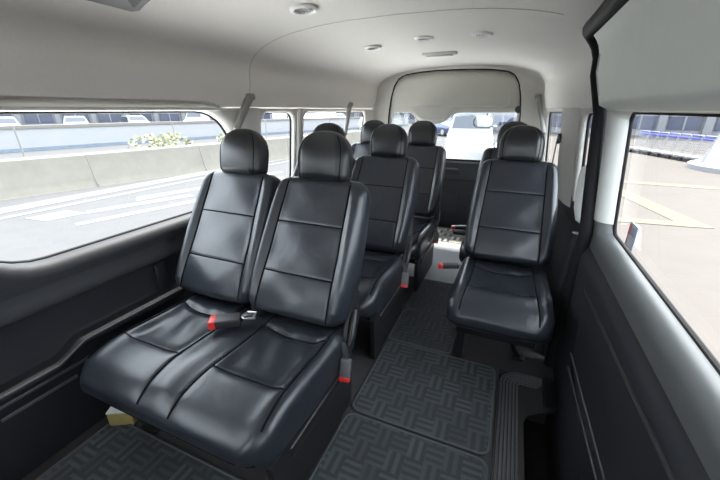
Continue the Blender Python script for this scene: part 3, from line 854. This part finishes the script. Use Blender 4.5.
def ceil_z(x):
    lo_, hi_ = 1.35, 1.608
    for _ in range(40):
        q = (lo_+hi_)/2
        if hs2(q) > abs(x-XC): lo_ = q
        else: hi_ = q
    return lo_
def spot(x, y, label, r=.055):
    z = ceil_z(x); t = thing('ceiling_light', label, 'ceiling light', (x, y, z-.001), 'round ceiling lights')
    sl = (ceil_z(x+.02)-ceil_z(x-.02))/.04
    m = MB(); m.lathe([(r*.66, -.003), (r*.70, -.011), (r*.84, -.014), (r*.97, -.009), (r, -.001)], (0, 0, 0), 32); ringo = m.build('bezel', WHITEP, t, local=True)
    m = MB(); m.lathe([(0, -.007), (r*.45, -.0065), (r*.70, -.004)], (0, 0, 0), 32); m.build('lens', LENS, t, local=True)
    m = MB()
    for k in range(-2, 3): m.box((k*r*.24, 0, -.008), (.002, r*1.0, .003))
    m.build('lens_bars', GREYP, t, local=True)
    t.rotation_euler = (0, -math.atan(sl), 0)
    return t
spot(-.84, 1.39, 'round ceiling light nearest the viewer', .058)
spot(-.90, 2.31, 'round ceiling light on the left of the rear row of three', .055)
spot(-.55, 2.21, 'round ceiling light in the middle of the rear row of three', .055)
spot(-.23, 2.17, 'round ceiling light on the right of the rear row of three', .055)
t = thing('dome_lamp', 'slim rectangular dome lamp on the ceiling before the tailgate', 'ceiling light', (-.575, 2.80, 1.604))
m = MB(); m.ringloft([[(-.575+a*k, 2.80+b*k, 1.606-dz) for a, b in rrect(.125, .04, .02, 5, 3, 2)] for dz, k in ((0, 1), (.010, 1), (.016, .95))], cap0=False); m.build('housing', PLASL, t)
m = MB(); m.box((-.575, 2.80, 1.588), (.19, .05, .006), bev=.002); m.build('lens', LENS, t)
# coat hook plate high on the left headliner
t = thing('ceiling_vent', 'dark angular vent on the headliner above the wide left window', 'vent', (-1.27, .86, 1.53))
m = MB()
cz = [(-1.262, .62, 1.53), (-1.262, 1.02, 1.53), (-1.20, .98, 1.578), (-1.20, .66, 1.578)]
def on_liner(y, s, e=0.0):
    z = lerp(1.515, 1.585, s); return (XC-hs2(z)+.004+e, y, z-.004-e*.6)
outl = [(.925, .28), (.945, .36), (.925, .95), (.66, .95), (.66, .28)]
m.ringloft([[on_liner(y, s, e) for y, s in densify(outl, 4)] for e in (-.004, .012)], cap0=False); m.build('vent_frame', GREYP, t)
m = MB(); m.ringloft([[on_liner(lerp(.79, y, .84), lerp(.62, s, .80), e) for y, s in densify(outl, 4)] for e in (.010, .0135)], cap0=False); m.build('vent_louvre', BLK, t)

# ------------------------------------------------------------------ outdoors
G = -.68
rd = MB(); rd.mi = 0
rd.box((-34, 18, G-.05), (66, 120, .1))
rd.mi = 1
def stripe(pts, w, z=G+.004):
    rd.strap([(x, y, z) for x, y in pts], (-(pts[1][1]-pts[0][1]), pts[1][0]-pts[0][0], 0), w, .006)
def blob(poly): rd.prism(poly, G, G+.006)
stripe([(-9.05, -6), (-8.3, 8.5), (-7.2, 25), (-6, 45)], .20)
stripe([(-9.75, -6), (-8.98, 8.5), (-7.85, 25), (-6.6, 45)], .55)
stripe([(-5.55, 2.0), (-5.3, 8.5), (-4.6, 25)], .14)
blob([(-8.2, 3.2), (-7.6, 3.25), (-7.5, 3.9), (-8.1, 3.85)])
blob([(-7.7, 4.0), (-7.45, 3.8), (-6.7, 5.8), (-7.0, 5.9)]); blob([(-7.0, 3.4), (-6.8, 3.3), (-6.15, 5.6), (-6.4, 5.7)])
blob([(-7.9, 5.2), (-7.5, 4.9), (-7.1, 6.6), (-7.4, 6.7)]); blob([(-6.9, 6.6), (-6.6, 6.4), (-6.1, 8.6), (-6.4, 8.7)]); blob([(-7.5, 7.4), (-7.1, 7.2), (-6.7, 9.4), (-7.0, 9.5)])
rd.mi = 2; rd.box((-3.1, 4, G-.02), (3.6, 24, .06))  # very pale strip added out of view to bounce daylight onto the ceiling
rd.build('road', [ASPH, PNTW, BOUNCE])
struct(bpy.data.objects['road'], 'pale grey road with white painted markings', 'road')
pv = MB(); pv.mi = 0
pv.box((30, 18, G-.045), (61, 120, .1))
pv.mi = 1
def cream(pts, w, dz=[0]):
    dz[0] += .0015
    pv.strap([(x, y, G+.008+dz[0]) for x, y in pts], (-(pts[1][1]-pts[0][1]), pts[1][0]-pts[0][0], 0), w, .006)
cream([(2.2, 11.85), (9, 11.55)], .45); cream([(2.35, 11.6), (3.15, 7.45)], .42); cream([(1.4, 7.40), (3.2, 7.62)], .32); cream([(6.6, 22), (4.6, 24.8)], .3)
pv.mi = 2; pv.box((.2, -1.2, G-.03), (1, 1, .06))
pv.build('pavement', [PAVE, PNTO, BOUNCE])
struct(bpy.data.objects['pavement'], 'pale pinkish pavement with cream lines right of the van', 'pavement')

# concrete barrier along the road: sloping face, joints
t = thing('concrete_barrier', 'long weathered concrete road barrier seen through the left windows', 'barrier', (-9.9, 6, G))
path = [(-11.6, -6), (-10.75, 0), (-10.35, 3.8), (-9.15, 8.85), (-8.3, 13.5), (-7.3, 19.5)]
def bar_ring(x, y, nx=1):
    return [(x, y, G), (x-.10, y, G+.25), (x-.20, y, G+.81), (x-.24, y, G+.84), (x-.42, y, G+.84), (x-.46, y, G+.81), (x-.55, y, G+.25), (x-.65, y, G)]
m = MB(); m.ringloft([bar_ring(x, y) for x, y in path]); m.build('wall_body', CONC, t)
def on_path(s):
    yy = -5+s; return interp([(p[1], p[0]) for p in path], yy), yy
for s in (4.2, 7.3, 10.6, 13.6, 17.5, 21.5):
    x, y = on_path(s); m = MB()
    m.tube([(x+.004, y, G+.02), (x-.095, y, G+.25), (x-.195, y, G+.80)], .012, 6); m.build('joint', JOINT, t)
for s in (9.5, 13.0, 16.6, 20.6):
    x, y = on_path(s)
    p = thing('marker_post', 'thin grey post on the barrier, post %d' % 0, 'post', (x-.33, y, G+.84), 'thin posts on the barrier')
    p['label'] = 'thin grey post standing on the concrete barrier'
    m = MB(); m.tube([(x-.33, y, G+.84), (x-.33, y-.02, G+1.55)], .018, 8); m.build('shaft', JOINT, p)
    m = MB(); m.lathe([(0, 0), (.06, 0), (.05, .02), (0, .03)], (x-.33, y, G+.84), 12); m.build('foot', JOINT, p)
# shrubs in front of the white wall
def shrub(label, x, y, r, h, mt, n=260):
    m = MB()
    for _ in range(n):
        a = random.uniform(0, 2*PI); q = random.random()**.4; u = random.random()
        c = Vector((x+cos(a)*r*q*math.sqrt(1-(u*.8)**2), y+sin(a)*r*q*1.6*math.sqrt(1-(u*.8)**2), G+h*u+.03))
        d1 = Vector((random.gauss(0, 1), random.gauss(0, 1), random.gauss(0, 1))).normalized()*.09; d2 = d1.orthogonal().normalized()*.05
        m.face([m.v(c-d1), m.v(c+d2), m.v(c+d1), m.v(c-d2)])
    t = thing('shrub', label, 'shrub', (x, y, G), 'shrubs behind the barrier')
    m.build('foliage', mt, t, recalc=False)
    m = MB(); m.tube([(x, y, G), (x+.02, y, G+h*.7)], .03, 6); m.build('stem', TRNK, t)
shrub('yellow green shrub behind the barrier, nearer of the two', -13.4, 10.4, 1.0, .95, LEAFY)
shrub('yellow green shrub behind the barrier, farther of the two', -12.4, 14.0, 1.0, .95, LEAFY)
# long white wall beyond, slate-blue foot, beige coping
t = thing('boundary_wall', 'long white wall behind the concrete barrier with a dark foot', 'wall', (-21, 15, G))
wp = [(-24.5, -8), (-22.5, 6), (-20.5, 17), (-18.8, 24), (-15.5, 36), (-13.0, 46)]
m = MB(); m.ringloft([[(x, y, G), (x, y, G+1.05), (x-.25, y, G+1.05), (x-.25, y, G)] for x, y in wp]); m.build('wall_panel', CONCW, t)
m = MB(); m.ringloft([[(x+.08, y, G), (x+.08, y, G+.16), (x-.01, y, G+.16), (x-.01, y, G)] for x, y in wp]); m.build('wall_foot', DBLU, t)
m = MB(); m.ringloft([[(x+.06, y, G+1.05), (x+.06, y, G+1.20), (x-.32, y, G+1.20), (x-.32, y, G+1.05)] for x, y in wp]); m.build('coping', BEIG, t)

def make_car(paint, label, tall=0):
    t = thing('car', label, 'car')
    st = [(-2.15, .35, .62, .70), (-2.10, .30, .72, .76), (-1.6, .22, .82, .84), (-1.05, .20, .90, .85), (-.95, .20, .92, .85), (.9, .20, .95, .85), (1.7, .20, .93, .85), (2.05, .25, .86, .80), (2.12, .35, .70, .72)]
    m = MB(); rows = []
    for y, zb, zt, h in st:
        zt += tall*.12; rows.append([(-h*.94, y, zb), (-h, y, zb+.2), (-h*.99, y, zt-.10), (-h*.90, y, zt), (h*.90, y, zt), (h*.99, y, zt-.10), (h, y, zb+.2), (h*.94, y, zb)])
    m.ringloft(rows); m.build('body', paint, t, local=True, sharp=40)
    hh = 1.45+tall*.4; b0 = .88+tall*.12
    cab = [(-1.05, b0, .78), (-.35, hh-.06, .62), (.0, hh, .60), (.9, hh-.01, .60), (1.35, hh-.12, .60), (1.95, b0+.02, .74)]
    m = MB(); rows = []
    for y, z, h in cab: rows.append([(-.80, y, b0), (-h, y, z), (-h*.9, y, z+.015), (h*.9, y, z+.015), (h, y, z), (.80, y, b0)])
    m.ringloft(rows); cb = m.build('cabin', paint, t, local=True, sharp=30)
    for sg in (-1, 1):
        m = MB(); pts = [(-.80, b0+.04), (-.28, hh-.12), (.85, hh-.09), (1.25, hh-.18), (1.6, b0+.05)]
        def xs_(y, z): return sg*(lerp(.80, .615, (z-b0)/(hh-b0))+.012)
        A = [m.v((xs_(y, z), y, z)) for y, z in pts]; B = [m.v((xs_(y, z)-sg*.03, y, z)) for y, z in pts]
        m.face(A); m.face(B[::-1])
        for i in range(5): m.face([A[i], A[(i+1) % 5], B[(i+1) % 5], B[i]])
        m.build('side_window', CGLS, t, local=True)
    for nm, ya, yb, za, zb in (('windscreen', -.99, -.40, b0+.03, hh-.08), ('rear_window', 1.88, 1.42, b0+.06, hh-.14)):
        m = MB(); sg = -1 if ya < 0 else 1
        A = [m.v(p) for p in ((-.70, ya+sg*.02, za), (.70, ya+sg*.02, za), (.56, yb+sg*.02, zb+.02), (-.56, yb+sg*.02, zb+.02))]; B = [m.v(v.co-Vector((0, sg*.04, .0))) for v in A]
        m.face(A); m.face(B[::-1])
        for i in range(4): m.face([A[i], A[(i+1) % 4], B[(i+1) % 4], B[i]])
        m.build(nm, CGLS, t, local=True)
    for sx in (-1, 1):
        for y in (-1.3, 1.35):
            m = MB(); m.lathe([(0, -.10), (.28, -.10), (.32, -.06), (.32, .06), (.28, .10), (0, .10)], (sx*.76, y, .32), 18, 'X'); w = m.build('wheel', TYRE, t, local=True)
            m = MB(); m.lathe([(0, -.01), (.19, -.01), (.17, .01), (0, .015)], (sx*.865, y, .32), 14, 'X'); m.build('wheel_hub', HUBM, w, local=True)
        m = MB(); m.box((sx*.62, -2.09, .64+tall*.1), (.26, .10, .11), bev=.02); m.build('headlamp', WHITEP, t, local=True)
        m = MB(); m.box((sx*.66, 2.06, .75+tall*.1), (.20, .10, .13), bev=.02); m.build('tail_lamp', REDP, t, local=True)
    return t
proto = {}
def car(kind, x, y, rz, label, group):
    paint, tall = {'white': (CARW, 0), 'silver': (CARS, 0), 'blue': (CARB, 0), 'van': (CARW, 1.0)}[kind]
    if kind not in proto: o = proto[kind] = make_car(paint, label, tall)
    else: o = copy_tree(proto[kind])
    o.location = (x, y, G); o.rotation_euler = (0, 0, rz); o['label'] = label; o['group'] = group
    return o
gl = 'cars beyond the white wall'
car('white', -32, 13.2, 1.2, 'white car farthest left beyond the white wall', gl)
car('silver', -31.6, 17.4, 1.1, 'silver car second from the left beyond the white wall', gl)
car('white', -30.5, 21.5, 1.25, 'white car third from the left beyond the white wall', gl)
car('van', -28.6, 26.4, .55, 'tall white car at the middle of the row beyond the white wall', gl)
car('blue', -27.8, 32.5, 1.0, 'dark blue car beyond the white wall right of the tall white one', gl)
car('white', -25.5, 38.5, .7, 'white car seen through the narrow left window', gl)
car('silver', -23.0, 46.0, .8, 'silver car seen through the rearmost left window', gl)
gr = 'cars behind the van'
car('van', -1.55, 14.2, .12, 'white car close behind the van', gr)
car('blue', -5.6, 29.5, .9, 'blue car parked behind the van', gr)
car('silver', -3.6, 33.0, .9, 'silver car parked next to the blue one behind the van', gr)
car('white', -10.0, 25.5, .5, 'white car parked left of the blue one behind the van', gr)

# facades: one thing each, with piers and glazing
def facade(label, x, y, rz, L, H, bays, pier=FACA, glz=FGLS):
    t = thing('building', label, 'building', (x, y, G), None, rz)
    m = MB(); m.box((0, 4.2, H/2), (L, 8, H)); m.build('wall_block', pier, t, local=True)
    for k in range(bays):
        cx = -L/2+L*(k+.5)/bays
        for z0, z1 in ((.5, 2.7), (3.4, H-.5)):
            m = MB(); m.box((cx, .19, (z0+z1)/2), (L/bays*.72, .08, z1-z0)); w = m.build('window', glz, t, local=True)
            m = MB(); m.box((cx, .12, (z0+z1)/2), (.10, .08, z1-z0)); m.box((cx, .12, lerp(z0, z1, .45)), (L/bays*.72, .07, .08)); m.build('mullion', pier, w, local=True)
        m = MB(); m.box((-L/2+L*k/bays, .0, H/2), (.5, .5, H), bev=.04); m.build('pier', pier, t, local=True)
    m = MB(); m.box((0, 3.9, H+.2), (L+1, 9, .5), bev=.05); m.build('roof', pier, t, local=True)
facade('long terminal building with dark glazing beyond the cars on the left', -50, 22, rad(62), 60, 6.5, 18)
facade('building with dark glazing straight behind the van', -8, 58, rad(8), 40, 6, 12)
facade('terminal front with grey windows behind the luggage carts', 14, 33.5, rad(-14), 34, 6, 13)
def tree(label, x, y, h, r):
    t = thing('tree', label, 'tree', (x, y, G), 'trees behind the van')
    m = MB(); m.tube([(x, y, G), (x+.05, y, G+h*.45), (x, y, G+h*.75)], lambda u: .16-.08*u, 8); m.build('trunk', TRNK, t)
    m = MB()
    for _ in range(700):
        d = Vector((random.gauss(0, 1), random.gauss(0, 1), random.gauss(0, 1))).normalized()*r*random.random()**.35
        c = Vector((x, y, G+h*.68))+Vector((d.x, d.y, d.z*.9))
        d1 = Vector((random.gauss(0, 1), random.gauss(0, 1), random.gauss(0, 1))).normalized()*.24; d2 = d1.orthogonal().normalized()*.13
        m.face([m.v(c-d1), m.v(c+d2), m.v(c+d1), m.v(c-d2)])
    m.build('crown', LEAFG, t, recalc=False)
tree('green tree behind the van, left of the rear window', -14.5, 44, 4.2, 1.9)
tree('green tree behind the van, right of centre', -5.0, 46, 3.8, 1.7)

# white flared column, and a slimmer post base beyond
def column(label, x, y, k):
    t = thing('column', label, 'column', (x, y, G), 'white columns on the pavement')
    m = MB(); m.lathe([(0, 0), (1.62*k, 0), (1.62*k, .16*k), (1.54*k, .20*k), (0, .20*k)], (x, y, G), 48); m.build('plinth', FACA, t)
    m = MB(); m.lathe([(1.30*k, .20*k), (1.17*k, .7*k), (.97*k, 1.5*k), (.82*k, 2.2*k), (.70*k, 3.0*k), (.62*k, 6)], (x, y, G), 48); m.build('shaft', CARW, t)
column('big white flared column on a round base right of the luggage carts', 7.35, 15.6, 1.0)
column('smaller white column base left of the luggage carts', 5.0, 24.6, .55)

# luggage carts ------------------------------------------------------------------------
def make_cart():
    t = thing('luggage_cart', '', 'luggage cart')
    m = MB(); m.box((0, -.30, .17), (.56, .84, .035), bev=.012); m.box((0, -.70, .20), (.50, .05, .06), bev=.012); m.build('tray', CARTM, t, local=True)
    m = MB()
    for sx in (-.26, .26): m.tube([(sx, -.68, .15), (sx, .06, .18), (sx, .16, .55), (sx, .24, .90)], .018, 8)
    m.build('frame', CARTM, t, local=True)
    m = MB()
    for z in (.30, .40, .50, .60, .70): m.tube([(-.26, .13+(z-.3)*.2, z), (.26, .13+(z-.3)*.2, z)], .010, 6)
    for x in (-.16, -.05, .05, .16): m.tube([(x, .12, .26), (x, .20, .74)], .009, 6)
    m.build('back_grille', CARTM, t, local=True)
    m = MB(); m.tube([(-.27, .24, .90), (-.25, .28, .93), (.25, .28, .93), (.27, .24, .90)], .028, 8); m.build('handle', CARTB, t, local=True)
    m = MB(); m.box((0, .21, .81), (.52, .03, .07), bev=.01); m.build('front_panel', CARTB, t, local=True)
    for p in ((-.22, .06), (.22, .06), (0, -.62)):
        m = MB(); m.lathe([(0, -.02), (.06, -.025), (.07, 0), (.06, .025), (0, .02)], (p[0], p[1], .07), 14, 'X'); m.build('wheel', TYRE, t, local=True)
    return t
cp = make_cart()
pos = ['leftmost luggage cart of the row, by the small column base', 'luggage cart second from the left of the row', 'luggage cart third from the left of the row', 'luggage cart fourth from the left of the row', 'luggage cart fourth from the big column', 'luggage cart third from the big column', 'luggage cart second from the big column', 'luggage cart nearest the big flared column']
for i in range(8):
    t_ = i/7
    o = cp if i == 0 else copy_tree(cp)
    o.location = (lerp(5.65, 7.0, t_), lerp(21.6, 17.5, t_), G); o.rotation_euler = (0, 0, rad(-70.7))
    o['label'] = pos[i]; o['group'] = 'luggage carts in a row'

# ------------------------------------------------------------------ daylight
w = bpy.data.worlds.new('World'); bpy.context.scene.world = w; w.use_nodes = True
nt = w.node_tree; bg = nt.nodes['Background']
bg.inputs['Color'].default_value = (.84, .92, 1.0, 1); bg.inputs['Strength'].default_value = 3.3
sl = bpy.data.lights.new('sun', 'SUN'); sl.energy = 8.0; sl.angle = rad(6); sl.color = (1, .95, .88)
so = bpy.data.objects.new('sun', sl); C.objects.link(so)
sd = Vector((.05, -.62, -1.0))   # travels forward and down: the sun stands behind the van
so.rotation_euler = sd.to_track_quat('-Z', 'Y').to_euler()

# ------------------------------------------------------------------ camera
cam = bpy.data.cameras.new('camera'); co = bpy.data.objects.new('camera', cam); C.objects.link(co)
cam.sensor_width = 36; cam.lens = 345/720*36; cam.clip_start = .02; cam.clip_end = 400
co.location = (0, 0, 1.22); co.rotation_euler = (rad(90-20.647), 0, rad(23.198))
sc = bpy.context.scene; sc.camera = co
sc.view_settings.view_transform = 'Standard'; sc.view_settings.look = 'None'; sc.view_settings.gamma = 1; sc.view_settings.use_curve_mapping = False
sc.view_settings.exposure = 1.47
